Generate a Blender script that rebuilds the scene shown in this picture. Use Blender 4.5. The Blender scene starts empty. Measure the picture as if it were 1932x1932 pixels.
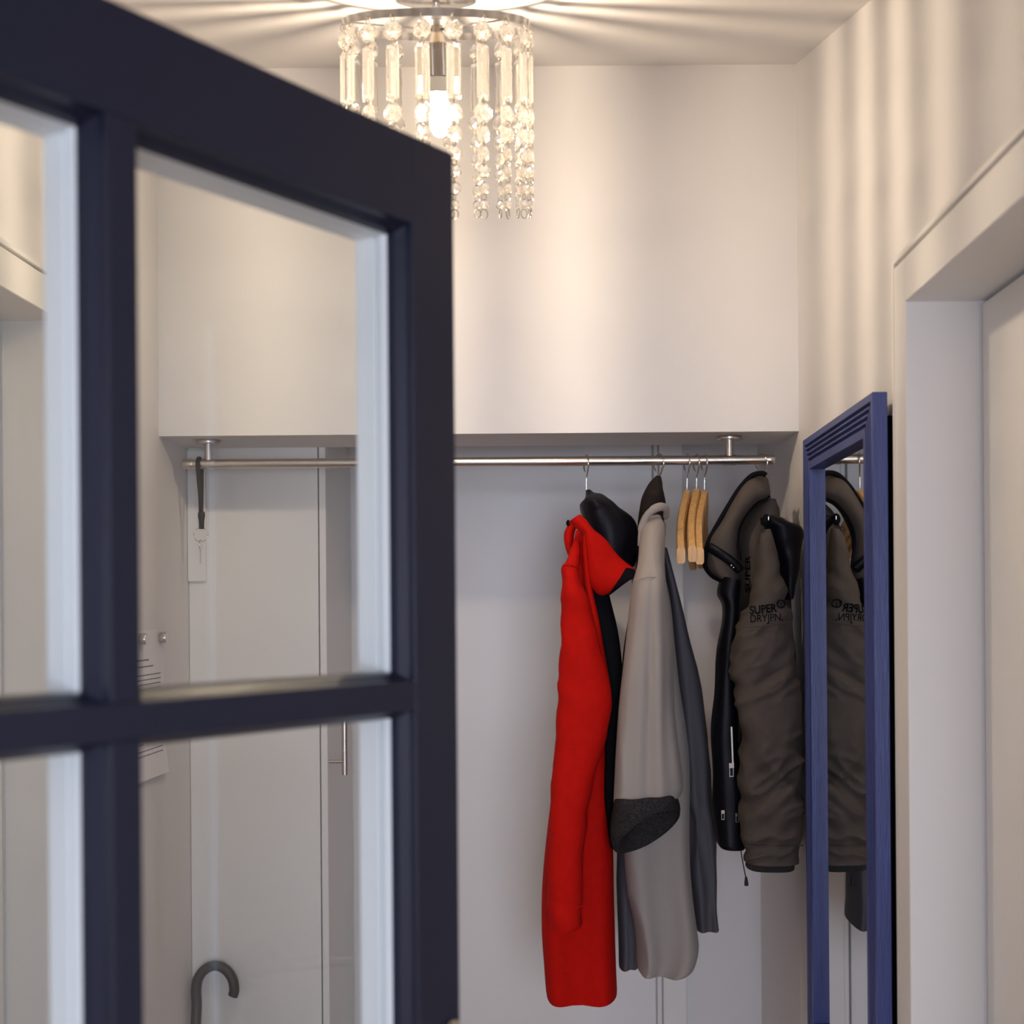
import bpy, bmesh, math, random
from mathutils import Vector, Matrix, noise
from mathutils.bvhtree import BVHTree
random.seed(7)
PI = math.pi
scene = bpy.context.scene
C = scene.collection

# ------------------------------------------------------------------ camera
FPX, VPX, VPY, ROLL, EYE = 2400.0, 1060.0, 1150.0, math.radians(0.45), 1.58
cam_d = bpy.data.cameras.new('camera')
cam_d.sensor_width = 36.0
cam_d.lens = FPX / 1932.0 * 36.0
cam_d.shift_x = (966 - VPX) / 1932.0
cam_d.shift_y = (VPY - 966) / 1932.0
cam_d.clip_start = 0.02
cam_d.dof.use_dof = True
cam_d.dof.focus_distance = 2.35
cam_d.dof.aperture_fstop = cam_d.lens / 1000.0 / 0.0105
cam = bpy.data.objects.new('camera', cam_d)
cam.location = (0, 0, EYE)
cam.rotation_euler = (PI / 2, ROLL, 0)
C.objects.link(cam)
scene.camera = cam

def P(px, py, Y):
    """photo pixel on the vertical plane at depth Y -> world point"""
    u, v = px - VPX, VPY - py
    u0 = u * math.cos(ROLL) + v * math.sin(ROLL)
    v0 = -u * math.sin(ROLL) + v * math.cos(ROLL)
    return Vector((u0 * Y / FPX, Y, EYE + v0 * Y / FPX))

# ------------------------------------------------------------------ world, lights, exposure
world = bpy.data.worlds.new('world'); scene.world = world
world.use_nodes = True
bg = world.node_tree.nodes['Background']
bg.inputs[0].default_value = (0.62, 0.74, 1.0, 1)
bg.inputs[1].default_value = 1.0

def area(name, loc, rot, sx, sy, power, col):
    l = bpy.data.lights.new(name, 'AREA'); l.shape = 'RECTANGLE'
    l.size = sx; l.size_y = sy; l.energy = power; l.color = col
    o = bpy.data.objects.new(name, l); o.location = loc; o.rotation_euler = rot
    C.objects.link(o); return o
# daylight through the window of the room the photographer stands in
area('window_daylight', (0.45, -2.75, 1.45), (PI / 2, 0, 0), 1.9, 1.5, 122, (0.80, 0.84, 1.0))
BULB_POWER = 700.0
scene.view_settings.view_transform = 'Standard'
scene.view_settings.look = 'None'
scene.view_settings.exposure = 0.04
scene.view_settings.gamma = 1.0
scene.view_settings.use_curve_mapping = False
scene.cycles.use_denoising = True
scene.cycles.caustics_reflective = False
scene.cycles.caustics_refractive = False
scene.cycles.max_bounces = 14
scene.cycles.transmission_bounces = 10
scene.cycles.transparent_max_bounces = 16
scene.cycles.sample_clamp_indirect = 6.0

# ------------------------------------------------------------------ materials
def mat(name, col, rough=0.5, metal=0.0, bump=0.0, bscale=200.0, var=0.0, vscale=3.0, spec=0.5,
        sheen=0.0, stretch=(1, 1, 1), coat=0.0, weave=0.0):
    m = bpy.data.materials.new(name); m.use_nodes = True
    nt = m.node_tree; b = nt.nodes['Principled BSDF']
    b.inputs['Base Color'].default_value = (*col, 1)
    b.inputs['Roughness'].default_value = rough
    b.inputs['Metallic'].default_value = metal
    b.inputs['Specular IOR Level'].default_value = spec
    b.inputs['Sheen Weight'].default_value = sheen
    b.inputs['Coat Weight'].default_value = coat
    tc = nt.nodes.new('ShaderNodeTexCoord')
    mp = nt.nodes.new('ShaderNodeMapping'); mp.inputs['Scale'].default_value = stretch
    nt.links.new(tc.outputs['Object'], mp.inputs['Vector'])
    if var > 0:
        n = nt.nodes.new('ShaderNodeTexNoise'); n.inputs['Scale'].default_value = vscale
        n.inputs['Detail'].default_value = 6
        r = nt.nodes.new('ShaderNodeValToRGB')
        r.color_ramp.elements[0].position = 0.3; r.color_ramp.elements[1].position = 0.7
        r.color_ramp.elements[0].color = (*[max(0, c * (1 - var)) for c in col], 1)
        r.color_ramp.elements[1].color = (*[min(1, c * (1 + var)) for c in col], 1)
        nt.links.new(mp.outputs[0], n.inputs['Vector'])
        nt.links.new(n.outputs['Fac'], r.inputs[0]); nt.links.new(r.outputs[0], b.inputs['Base Color'])
    if bump > 0:
        n = nt.nodes.new('ShaderNodeTexNoise'); n.inputs['Scale'].default_value = bscale
        n.inputs['Detail'].default_value = 4
        bp = nt.nodes.new('ShaderNodeBump'); bp.inputs['Strength'].default_value = bump
        bp.inputs['Distance'].default_value = 0.002
        nt.links.new(mp.outputs[0], n.inputs['Vector'])
        nt.links.new(n.outputs['Fac'], bp.inputs['Height'])
        nt.links.new(bp.outputs[0], b.inputs['Normal'])
    return m

M = {}
M['wall'] = mat('wall_paint', (0.80, 0.785, 0.78), 0.75, bump=0.12, bscale=260, spec=0.25)
M['ceiling'] = mat('ceiling_paint', (0.82, 0.80, 0.79), 0.8, bump=0.1, bscale=220, spec=0.2)
M['woodwork'] = mat('white_woodwork', (0.83, 0.815, 0.79), 0.4, bump=0.03, bscale=60, stretch=(4, 4, 0.5))
M['lacquer'] = mat('white_lacquer', (0.80, 0.795, 0.79), 0.35)
M['floor'] = mat('floor_oak', (0.42, 0.28, 0.17), 0.4, bump=0.1, bscale=40, var=0.25, vscale=6, stretch=(1, 8, 1))
M['navy_door'] = mat('navy_door_paint', (0.009, 0.0105, 0.023), 0.36, bump=0.08, bscale=120, stretch=(3, 3, 0.6), spec=0.4)
M['white_door'] = mat('white_door_paint', (0.86, 0.88, 0.90), 0.4)
M['seal'] = mat('grey_glazing_seal', (0.25, 0.27, 0.30), 0.6)
M['steel'] = mat('brushed_steel', (0.62, 0.58, 0.54), 0.28, 1.0, bump=0.05, bscale=300, stretch=(0.2, 6, 6))
M['chrome'] = mat('chrome', (0.72, 0.70, 0.68), 0.12, 1.0)
M['brass'] = mat('satin_nickel', (0.70, 0.64, 0.52), 0.3, 1.0)
M['socket'] = mat('ribbed_socket_metal', (0.45, 0.40, 0.34), 0.3, 1.0)
M['ceramic'] = mat('bulb_neck_white', (0.9, 0.87, 0.8), 0.4)
M['blue'] = mat('blue_frame_paint', (0.038, 0.056, 0.205), 0.42, bump=0.35, bscale=90, var=0.14, vscale=30, stretch=(6, 6, 0.4))
M['hanger_wood'] = mat('beech_hanger', (0.63, 0.36, 0.13), 0.4, bump=0.1, bscale=60, var=0.16, vscale=26, stretch=(5, 5, 1))
M['red'] = mat('red_softshell', (0.50, 0.006, 0.003), 0.85, bump=0.25, bscale=900, var=0.06, vscale=60, spec=0.1)
M['black'] = mat('black_lining', (0.004, 0.004, 0.007), 0.42, bump=0.2, bscale=500, spec=0.14)
M['blackmatte'] = mat('black_fabric', (0.004, 0.004, 0.006), 0.85, bump=0.3, bscale=700, spec=0.1)
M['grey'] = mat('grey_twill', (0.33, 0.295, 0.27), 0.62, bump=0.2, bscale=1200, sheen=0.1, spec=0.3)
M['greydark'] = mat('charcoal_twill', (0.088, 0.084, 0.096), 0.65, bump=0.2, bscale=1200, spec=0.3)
M['fleece'] = mat('charcoal_fleece', (0.032, 0.030, 0.031), 0.95, bump=1.0, bscale=420, var=0.5, vscale=260, spec=0.1)
M['brownfleece'] = mat('brown_corduroy', (0.024, 0.018, 0.017), 0.95, bump=0.8, bscale=420, spec=0.1)
M['parka'] = mat('brown_grey_parka', (0.070, 0.056, 0.048), 0.72, bump=0.25, bscale=900, var=0.08, vscale=40, spec=0.25)
M['knit'] = mat('knit_rib', (0.018, 0.017, 0.016), 0.95, bump=0.8, bscale=160, stretch=(3, 3, 0.1))
M['print'] = mat('black_embroidery', (0.003, 0.003, 0.003), 0.8, spec=0.1)
M['cord'] = mat('black_cord', (0.012, 0.012, 0.014), 0.7, bump=0.6, bscale=300)
M['paper'] = mat('paper', (0.86, 0.85, 0.88), 0.7)
M['ink'] = mat('grey_ink', (0.16, 0.15, 0.17), 0.8)
M['umbrella'] = mat('grey_rubber', (0.055, 0.056, 0.062), 0.5)
M['umbrellacloth'] = mat('black_nylon', (0.015, 0.015, 0.018), 0.6)
M['interior'] = mat('next_room_paint', (0.74, 0.75, 0.78), 0.8)

m = bpy.data.materials.new('mirror_silver'); m.use_nodes = True
b = m.node_tree.nodes['Principled BSDF']
b.inputs['Base Color'].default_value = (0.86, 0.88, 0.88, 1); b.inputs['Metallic'].default_value = 1; b.inputs['Roughness'].default_value = 0.0
M['mirror'] = m

m = bpy.data.materials.new('window_glass'); m.use_nodes = True
nt = m.node_tree; nt.nodes.clear()
out = nt.nodes.new('ShaderNodeOutputMaterial'); mix = nt.nodes.new('ShaderNodeMixShader')
tr = nt.nodes.new('ShaderNodeBsdfTransparent'); tr.inputs[0].default_value = (0.97, 0.985, 0.98, 1)
gl = nt.nodes.new('ShaderNodeBsdfGlossy'); gl.inputs['Roughness'].default_value = 0.0
fr = nt.nodes.new('ShaderNodeFresnel')
geo = nt.nodes.new('ShaderNodeNewGeometry'); mr = nt.nodes.new('ShaderNodeMapRange')   # thin pane: same reflectance from either side
mr.inputs['To Min'].default_value = 1.5; mr.inputs['To Max'].default_value = 1 / 1.5
nt.links.new(geo.outputs['Backfacing'], mr.inputs['Value']); nt.links.new(mr.outputs[0], fr.inputs[0])
nt.links.new(fr.outputs[0], mix.inputs[0]); nt.links.new(tr.outputs[0], mix.inputs[1]); nt.links.new(gl.outputs[0], mix.inputs[2])
nt.links.new(mix.outputs[0], out.inputs[0])
M['glass'] = m

m = bpy.data.materials.new('crystal_glass'); m.use_nodes = True
nt = m.node_tree; nt.nodes.clear()
out = nt.nodes.new('ShaderNodeOutputMaterial'); mix = nt.nodes.new('ShaderNodeMixShader')
g = nt.nodes.new('ShaderNodeBsdfGlass'); g.inputs['IOR'].default_value = 1.5; g.inputs['Roughness'].default_value = 0.0
g.inputs['Color'].default_value = (1, 0.99, 0.97, 1)
tr = nt.nodes.new('ShaderNodeBsdfTransparent')
tl = nt.nodes.new('ShaderNodeBsdfTranslucent'); tl.inputs[0].default_value = (1, 0.97, 0.92, 1)
mix2 = nt.nodes.new('ShaderNodeMixShader'); mix2.inputs[0].default_value = 0.04
mix.inputs[0].default_value = 0.02
nt.links.new(g.outputs[0], mix.inputs[1]); nt.links.new(tr.outputs[0], mix.inputs[2])
nt.links.new(mix.outputs[0], mix2.inputs[1]); nt.links.new(tl.outputs[0], mix2.inputs[2])
nt.links.new(mix2.outputs[0], out.inputs[0])
M['crystal'] = m

m = bpy.data.materials.new('lit_bulb'); m.use_nodes = True
nt = m.node_tree; nt.nodes.clear()
out = nt.nodes.new('ShaderNodeOutputMaterial'); e = nt.nodes.new('ShaderNodeEmission')
e.inputs[0].default_value = (1.0, 0.80, 0.58, 1); e.inputs[1].default_value = BULB_POWER
nt.links.new(e.outputs[0], out.inputs[0])
M['bulb'] = m

# ------------------------------------------------------------------ helpers
def finish(name, bm, mats, parent=None, smooth=False, bevel=0.0, sharp=None):
    bmesh.ops.recalc_face_normals(bm, faces=bm.faces)
    me = bpy.data.meshes.new(name); bm.to_mesh(me); bm.free()
    if not isinstance(mats, (list, tuple)): mats = [mats]
    for x in mats: me.materials.append(x)
    if smooth:
        for p in me.polygons: p.use_smooth = True
        if sharp:
            try: me.set_sharp_from_angle(angle=math.radians(sharp))
            except Exception: pass
    o = bpy.data.objects.new(name, me); C.objects.link(o)
    if parent is not None:
        o.parent = parent
        o.matrix_parent_inverse = Matrix.Identity(4)
        if parent.get('_abs'):
            o.location = -Vector(parent['_abs'])
        pp = parent
    if bevel > 0:
        md = o.modifiers.new('bevel', 'BEVEL'); md.width = bevel; md.segments = 2; md.limit_method = 'ANGLE'
    return o

def box(bm, a, b, mi=0):
    x0, y0, z0 = (min(a[i], b[i]) for i in range(3)); x1, y1, z1 = (max(a[i], b[i]) for i in range(3))
    vs = [bm.verts.new(p) for p in ((x0, y0, z0), (x1, y0, z0), (x1, y1, z0), (x0, y1, z0), (x0, y0, z1), (x1, y0, z1), (x1, y1, z1), (x0, y1, z1))]
    for f in ((0, 1, 2, 3), (7, 6, 5, 4), (0, 4, 5, 1), (1, 5, 6, 2), (2, 6, 7, 3), (3, 7, 4, 0)):
        bm.faces.new([vs[i] for i in f]).material_index = mi
    return vs

def bx(name, a, b, mt, parent=None, bevel=0.0):
    bm = bmesh.new(); box(bm, a, b); return finish(name, bm, mt, parent, bevel=bevel)

def frames(pts):
    out = []; up = Vector((0.13, 0.97, 0.21)).normalized()
    for i in range(len(pts)):
        t = (pts[min(i + 1, len(pts) - 1)] - pts[max(i - 1, 0)]).normalized()
        s = t.cross(up)
        if s.length < 1e-4: s = t.cross(Vector((1, 0, 0)))
        s.normalize(); n = s.cross(t).normalized(); up = n
        out.append((s, n))
    return out

def tube(bm, pts, r, seg=10, closed=False, flat=1.0, mi=0):
    pts = [Vector(p) for p in pts]; rs = r if isinstance(r, (list, tuple)) else [r] * len(pts)
    fr = frames(pts); rings = []
    for p, (s, n), rr in zip(pts, fr, rs):
        rings.append([bm.verts.new(p + s * rr * math.cos(2 * PI * k / seg) + n * rr * flat * math.sin(2 * PI * k / seg)) for k in range(seg)])
    cnt = len(rings)
    for i in range(cnt if closed else cnt - 1):
        a, b = rings[i], rings[(i + 1) % cnt]
        for k in range(seg):
            bm.faces.new((a[k], a[(k + 1) % seg], b[(k + 1) % seg], b[k])).material_index = mi
    if not closed:
        bm.faces.new(rings[0][::-1]).material_index = mi; bm.faces.new(rings[-1]).material_index = mi

def lathe(bm, base, axis, prof, seg=24, mi=0):
    """prof: (radius, distance along axis)"""
    axis = Vector(axis).normalized(); base = Vector(base)
    s = axis.cross(Vector((0.3, 0.9, 0.11))).normalized(); n = axis.cross(s)
    rings = [[bm.verts.new(base + axis * d + (s * math.cos(2 * PI * k / seg) + n * math.sin(2 * PI * k / seg)) * max(r, 1e-5)) for k in range(seg)] for r, d in prof]
    for a, b in zip(rings, rings[1:]):
        for k in range(seg): bm.faces.new((a[k], a[(k + 1) % seg], b[(k + 1) % seg], b[k])).material_index = mi
    bm.faces.new(rings[0][::-1]).material_index = mi; bm.faces.new(rings[-1]).material_index = mi

def cr(pts, steps):
    """Catmull-Rom through tuples"""
    out = []; n = len(pts)
    for i in range(n - 1):
        p0, p1, p2, p3 = pts[max(i - 1, 0)], pts[i], pts[i + 1], pts[min(i + 2, n - 1)]
        for k in range(steps):
            t = k / steps
            out.append(tuple(0.5 * (2 * b + (c - a) * t + (2 * a - 5 * b + 4 * c - d) * t * t + (3 * b - a - 3 * c + d) * t ** 3)
                             for a, b, c, d in zip(p0, p1, p2, p3)))
    out.append(tuple(pts[-1])); return out

def spline(pts, steps=6): return [Vector(p) for p in cr([tuple(p) for p in pts], steps)]

def thing(name, loc, label, cat, group=None):
    o = bpy.data.objects.new(name, None); C.objects.link(o); o.location = loc; o.empty_display_size = 0.05
    o['label'] = label; o['category'] = cat; o['_abs'] = list(loc)
    if group: o['group'] = group
    return o

def struct(o, label=None):
    o['kind'] = 'structure'
    if label: o['label'] = label
    return o

def sub(name, bm, mt, parent, **k):
    """part of a part: parent's mesh is already in world coordinates minus its thing"""
    o = finish(name, bm, mt, None, **k); o.parent = parent; return o

# ------------------------------------------------------------------ room shell
XL, XR = -0.833, 0.4947
YB0, YB1, YN = 2.64, 2.84, 3.18
ZS = EYE + 0.3663
HEAD_R, HEAD_L = EYE + 0.421, EYE + 0.479
RY0, RY1 = 1.03, 1.754            # right doorway
LY0, LY1 = 1.36, 2.08             # left doorway
SL = 0.27
def ceil(y): return EYE + 1.128 + SL * (y - YB0)

struct(bx('floor', (-2.4, -3.0, -0.1), (2.2, 3.4, 0), M['floor']))

bm = bmesh.new()
box(bm, (XR, RY1, 0), (XR + 0.16, 3.35, 3.0)); box(bm, (XR, RY0, HEAD_R), (XR + 0.16, RY1, 3.0)); box(bm, (XR, 0.45, 0), (XR + 0.16, RY0, 3.0))
struct(finish('wall_right', bm, M['wall']))
bm = bmesh.new()
box(bm, (XL, LY1, 0), (XL - 0.16, 3.35, 3.0)); box(bm, (XL, LY0, HEAD_L), (XL - 0.16, LY1, 3.0)); box(bm, (XL, 0.45, 0), (XL - 0.16, LY0, 3.0))
struct(finish('wall_left', bm, M['wall']))
struct(bx('wall_back', (XL, 3.20, 0), (XR, 3.35, 3.0), M['wall']))
struct(bx('wall_bulkhead', (XL, YB0, ZS), (XR, YB1, 3.0), M['wall']), 'white bulkhead wall above the coat niche')
struct(bx('ceiling_niche', (XL, YB1, EYE + 0.72), (XR, 3.20, EYE + 0.80), M['ceiling']))
# sloping ceiling of the hall
bm = bmesh.new()
vs = []
for x in (XL, XR):
    for y, dz in ((0.55, 0), (YB0, 0), (YB0, 0.1), (0.55, 0.1)):
        vs.append(bm.verts.new((x, y, ceil(y) + dz)))
for f in ((0, 1, 2, 3), (4, 7, 6, 5), (0, 4, 5, 1), (1, 5, 6, 2), (2, 6, 7, 3), (3, 7, 4, 0)): bm.faces.new([vs[i] for i in f])
struct(finish('ceiling', bm, M['ceiling']))
# wall with the doorway, between the photographer's room and the hall
bm = bmesh.new()
box(bm, (-2.2, 0.45, 0), (-0.54, 0.55, 2.75)); box(bm, (0.45, 0.45, 0), (2.0, 0.55, 2.75)); box(bm, (-0.54, 0.45, EYE + 0.46), (0.45, 0.55, 2.75))
struct(finish('wall_front', bm, M['interior']))
# photographer's room
bm = bmesh.new()
box(bm, (-2.3, -2.7, 0), (-2.2, 0.55, 2.75)); struct(finish('wall_west', bm, M['interior']))
bm = bmesh.new()
box(bm, (2.0, -2.7, 0), (2.1, 0.55, 2.75)); struct(finish('wall_east', bm, M['interior']))
bm = bmesh.new()
box(bm, (-2.3, -2.7, 0), (-0.5, -2.6, 2.75)); box(bm, (1.4, -2.7, 0), (2.1, -2.6, 2.75)); box(bm, (-0.5, -2.7, 0), (1.4, -2.6, 0.7)); box(bm, (-0.5, -2.7, 2.2), (1.4, -2.6, 2.75))
struct(finish('wall_south', bm, M['interior']))
struct(bx('ceiling_room', (-2.3, -2.7, 2.75), (2.1, 0.55, 2.85), M['ceiling']))

# ------------------------------------------------------------------ right door with casing
CX = 0.477
door = bx('door_1', (0.581, RY0 + 0.02, 0.008), (0.62, RY1 - 0.006, HEAD_R - 0.006), M['woodwork'])
struct(door, 'white flush door in a cased doorway on the right wall')
def casing(name, plane, wallx, y0, y1, head, w, parent):
    s = 1 if plane > 0 else -1
    bm = bmesh.new()
    def ring(a, b, x0, x1):  # frame between offsets a (inner) and b (outer)
        box(bm, (x0, y1 + a, 0), (x1, y1 + b, head + b)); box(bm, (x0, y0 - b, 0), (x1, y0 - a, head + b)); box(bm, (x0, y0 - a, head + a), (x1, y1 + a, head + b))
    ring(0.0, w - 0.015, plane, wallx - s * 0.001)
    ring(w - 0.0145, w - 0.0085, plane + s * 0.007, wallx - s * 0.001)
    ring(w - 0.008, w, plane + s * 0.001, wallx - s * 0.001)
    return finish(name, bm, M['woodwork'], parent, bevel=0.0012)
casing('casing', CX, XR, RY0, RY1, HEAD_R, 0.076, door)
bm = bmesh.new()
box(bm, (CX + 0.001, RY1 - 0.0005, 0), (0.579, RY1 + 0.02, HEAD_R + 0.02)); box(bm, (CX + 0.001, RY0 + 0.0005, 0), (0.579, RY0 - 0.02, HEAD_R + 0.02)); box(bm, (CX + 0.001, RY0, HEAD_R - 0.0005), (0.579, RY1, HEAD_R + 0.02))
finish('door_lining', bm, M['woodwork'], door, bevel=0.001)
def lever(parent, x, y, z, sx, sy):
    bm = bmesh.new()
    lathe(bm, (x, y, z), (sx, 0, 0), [(0.027, 0), (0.027, 0.006), (0.024, 0.010), (0.010, 0.011), (0.010, 0.045)], 28)
    tube(bm, spline([(x + sx * 0.046, y - sy * 0.006, z), (x + sx * 0.05, y + sy * 0.03, z), (x + sx * 0.05, y + sy * 0.08, z), (x + sx * 0.047, y + sy * 0.12, z - 0.002)], 4), 0.0095, 14)
    o = sub('lever_handle', bm, M['chrome'], parent, smooth=True, sharp=40)
    bm = bmesh.new()
    lathe(bm, (x, y, z - 0.075), (sx, 0, 0), [(0.026, 0), (0.026, 0.006), (0.023, 0.009), (0.005, 0.009)], 28)
    sub('key_rose', bm, M['chrome'], parent, smooth=True, sharp=40)
lever(door, 0.581, RY0 + 0.075, 1.085, -1, 1)

# ------------------------------------------------------------------ left door with casing
door = bx('door_2', (-0.952, LY0 + 0.006, 0.008), (-0.915, LY1 - 0.006, HEAD_L - 0.006), M['woodwork'])
struct(door, 'white flush door in a cased doorway on the left wall')
casing('casing', -0.815, XL, LY0, LY1, HEAD_L, 0.072, door)
bm = bmesh.new()
box(bm, (-0.816, LY1 - 0.0005, 0), (-0.913, LY1 + 0.02, HEAD_L + 0.02)); box(bm, (-0.816, LY0 + 0.0005, 0), (-0.913, LY0 - 0.02, HEAD_L + 0.02)); box(bm, (-0.816, LY0, HEAD_L - 0.0005), (-0.913, LY1, HEAD_L + 0.02))
finish('door_lining', bm, M['woodwork'], door, bevel=0.001)

# ------------------------------------------------------------------ door in the back wall of the niche
door = bx('door_3', (-0.50, 3.178, 0.008), (0.228, 3.199, 2.28), M['lacquer'], bevel=0.002)
struct(door, 'white flush door at the back of the coat niche')
bm = bmesh.new()
box(bm, (0.2305, 3.186, 0), (0.2445, 3.1995, 2.29)); finish('door_stop', bm, M['woodwork'], door, bevel=0.004)
bm = bmesh.new()
box(bm, (0.2455, 3.172, 0), (0.306, 3.1995, 2.29)); finish('casing', bm, M['woodwork'], door, bevel=0.004)

# ------------------------------------------------------------------ tall white cabinet in the niche, left
cab = thing('tall_cabinet', (-0.68, 3.0, 0), 'tall plain white cabinet built into the left end of the niche', 'cabinet')
finish('carcass', (lambda b: (box(b, (XL + 0.001, YB1, 0), (-0.543, 3.195, EYE + 0.70)), b)[1])(bmesh.new()), M['lacquer'], cab, bevel=0.001)
finish('filler_panel', (lambda b: (box(b, (XL + 0.001, YB1 - 0.008, EYE + 0.069), (-0.792, YB1 - 0.0002, EYE + 0.36)), b)[1])(bmesh.new()), M['lacquer'], cab, bevel=0.001)
leaf = finish('door', (lambda b: (box(b, (-0.5405, YB1 + 0.001, 0.02), (-0.5255, 3.17, EYE + 0.69)), b)[1])(bmesh.new()), M['lacquer'], cab, bevel=0.001)
bm = bmesh.new()
tube(bm, [(-0.491, 2.862, EYE - 0.368), (-0.491, 2.862, EYE - 0.175)], 0.0066, 16)
tube(bm, [(-0.5256, 2.862, EYE - 0.338), (-0.491, 2.862, EYE - 0.338)], 0.0042, 12); tube(bm, [(-0.5256, 2.862, EYE - 0.205), (-0.491, 2.862, EYE - 0.205)], 0.0042, 12)
h = sub('bar_handle', bm, M['steel'], leaf, smooth=True, sharp=40)

# ------------------------------------------------------------------ glazed door in the foreground
D0 = Vector((-0.0966, 1.17, 0)); DS = Vector((-0.572, -0.820, 0)).normalized(); DN = Vector((0.820, -0.572, 0)).normalized()
W = 0.714; ZT = EYE + 0.42
gd = thing('glazed_door', (D0.x, D0.y, 0), 'open glazed door, dark navy in front and white behind, nearest the viewer', 'door')
def dpt(s, n, z): return D0 + DS * s + DN * n + Vector((0, 0, z))
def prism(bm, quad_a, quad_b, mi):
    va = [bm.verts.new(p) for p in quad_a]; vb = [bm.verts.new(p) for p in quad_b]; k = len(va)
    bm.faces.new(va[::-1]).material_index = mi; bm.faces.new(vb).material_index = mi
    for i in range(k): bm.faces.new((va[i], va[(i + 1) % k], vb[(i + 1) % k], vb[i])).material_index = mi
GL = -0.024
def bar_v(name, s0, s1, z0, z1, b0, b1):
    """upright member between s0 and s1, bevel b0/b1 towards the glass on either side"""
    bm = bmesh.new()
    def ex(prof, mi): prism(bm, [dpt(s, n, z0) for s, n in prof], [dpt(s, n, z1) for s, n in prof], mi)
    ex([(s0 - b0, GL), (s0 - b0 * 0.75, -0.016), (s0 - b0 * 0.15, -0.007), (s0, 0), (s1, 0), (s1 + b1 * 0.15, -0.007), (s1 + b1 * 0.75, -0.016), (s1 + b1, GL)], 0)
    ex([(s0 - b0 * 0.9, -0.028), (s0 - b0 * 0.9, GL), (s1 + b1 * 0.9, GL), (s1 + b1 * 0.9, -0.028)], 1)
    ex([(s0 - b0 * 0.9, -0.037), (s0 - b0 * 0.9, -0.028), (s1 + b1 * 0.9, -0.028), (s1 + b1 * 0.9, -0.037)], 1)
    ex([(s0 - b0 * 0.55, -0.0395), (s0 - b0 * 0.55, -0.037), (s1 + b1 * 0.55, -0.037), (s1 + b1 * 0.55, -0.0395)], 2)
    ex([(s0 - b0 * 0.8, -0.064), (s0 - b0 * 0.8, -0.0395), (s1 + b1 * 0.8, -0.0395), (s1 + b1 * 0.8, -0.064)], 1)
    return finish(name, bm, [M['navy_door'], M['white_door'], M['seal']], gd, bevel=0.0015)
def bar_h(name, s0, s1, z0, z1, b0, b1, white=True):
    bm = bmesh.new()
    def ex(prof, mi): prism(bm, [dpt(s0, n, z) for z, n in prof], [dpt(s1, n, z) for z, n in prof], mi)
    ex([(z0 - b0, GL), (z0 - b0 * 0.75, -0.016), (z0 - b0 * 0.15, -0.007), (z0, 0), (z1, 0), (z1 + b1 * 0.15, -0.007), (z1 + b1 * 0.75, -0.016), (z1 + b1, GL)], 0)
    ex([(z0 - b0 * 0.9, -0.037), (z0 - b0 * 0.9, GL), (z1 + b1 * 0.9, GL), (z1 + b1 * 0.9, -0.037)], 1)
    ex([(z0 - b0 * 0.55, -0.0395), (z0 - b0 * 0.55, -0.037), (z1 + b1 * 0.55, -0.037), (z1 + b1 * 0.55, -0.0395)], 2)
    ex([(z0 - b0 * 0.8, -0.064), (z0 - b0 * 0.8, -0.0395), (z1 + b1 * 0.8, -0.0395), (z1 + b1 * 0.8, -0.064)], 1)
    return finish(name, bm, [M['navy_door'], M['white_door'] if white else M['navy_door'], M['seal']], gd, bevel=0.0015)
BV = 0.008
stile = bar_v('stile', 0, 0.057, 0.01, ZT, 0, BV)
bar_v('stile', W - 0.057, W, 0.01, ZT, BV, 0)
bar_h('top_rail', 0.0572, W - 0.0572, ZT - 0.078, ZT, BV, 0)
bar_h('bottom_rail', 0.0572, W - 0.0572, 0.01, 0.22, 0, BV)
SM = W / 2; zb = [EYE - 0.075 - 0.426 * k for k in range(3)]
tops = [ZT - 0.078] + [z - 0.013 for z in zb]; bots = [z + 0.013 for z in zb] + [0.22]
for zt, z0 in zip(tops, bots):
    bar_v('glazing_bar', SM - 0.0125, SM + 0.0125, z0 + 0.0002, zt - 0.0002, BV, BV)
for z in zb:
    bar_h('cross_bar', 0.0572, W - 0.0572, z - 0.013, z + 0.013, BV, BV, False)
for zt, z0 in zip(tops, bots):
    for s0, s1 in ((0.057 + BV * 0.6, SM - 0.0125 - BV * 0.6), (SM + 0.0125 + BV * 0.6, W - 0.057 - BV * 0.6)):
        bm = bmesh.new()
        pr = [(s0, GL - 0.0045), (s0, GL - 0.0005), (s1, GL - 0.0005), (s1, GL - 0.0045)]
        prism(bm, [dpt(s, n, z0 + 0.005) for s, n in pr], [dpt(s, n, zt - 0.005) for s, n in pr], 0)
        finish('glass_pane', bm, M['glass'], gd)
# escutcheon and handle, only its rounded top reaches into the frame
bm = bmesh.new()
prof = [(0.002, EYE - 0.60), (0.002, EYE - 0.385)] + [(0.0145 - 0.0125 * math.cos(a), EYE - 0.385 + 0.0125 * math.sin(a)) for a in [PI * k / 10 for k in range(1, 10)]] + [(0.027, EYE - 0.385), (0.027, EYE - 0.60)]
prism(bm, [dpt(s, 0.0002, z) for s, z in prof], [dpt(s, 0.006, z) for s, z in prof], 0)
hp = sub('handle_plate', bm, M['brass'], stile, bevel=0.002)
bm = bmesh.new()
tube(bm, [dpt(0.0145, 0.005, 1.11), dpt(0.0145, 0.05, 1.11)], 0.008, 14); tube(bm, spline([dpt(0.010, 0.05, 1.11), dpt(0.04, 0.055, 1.11), dpt(0.12, 0.052, 1.108)], 4), 0.009, 14)
sub('lever_handle', bm, M['brass'], stile, smooth=True, sharp=40)

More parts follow.
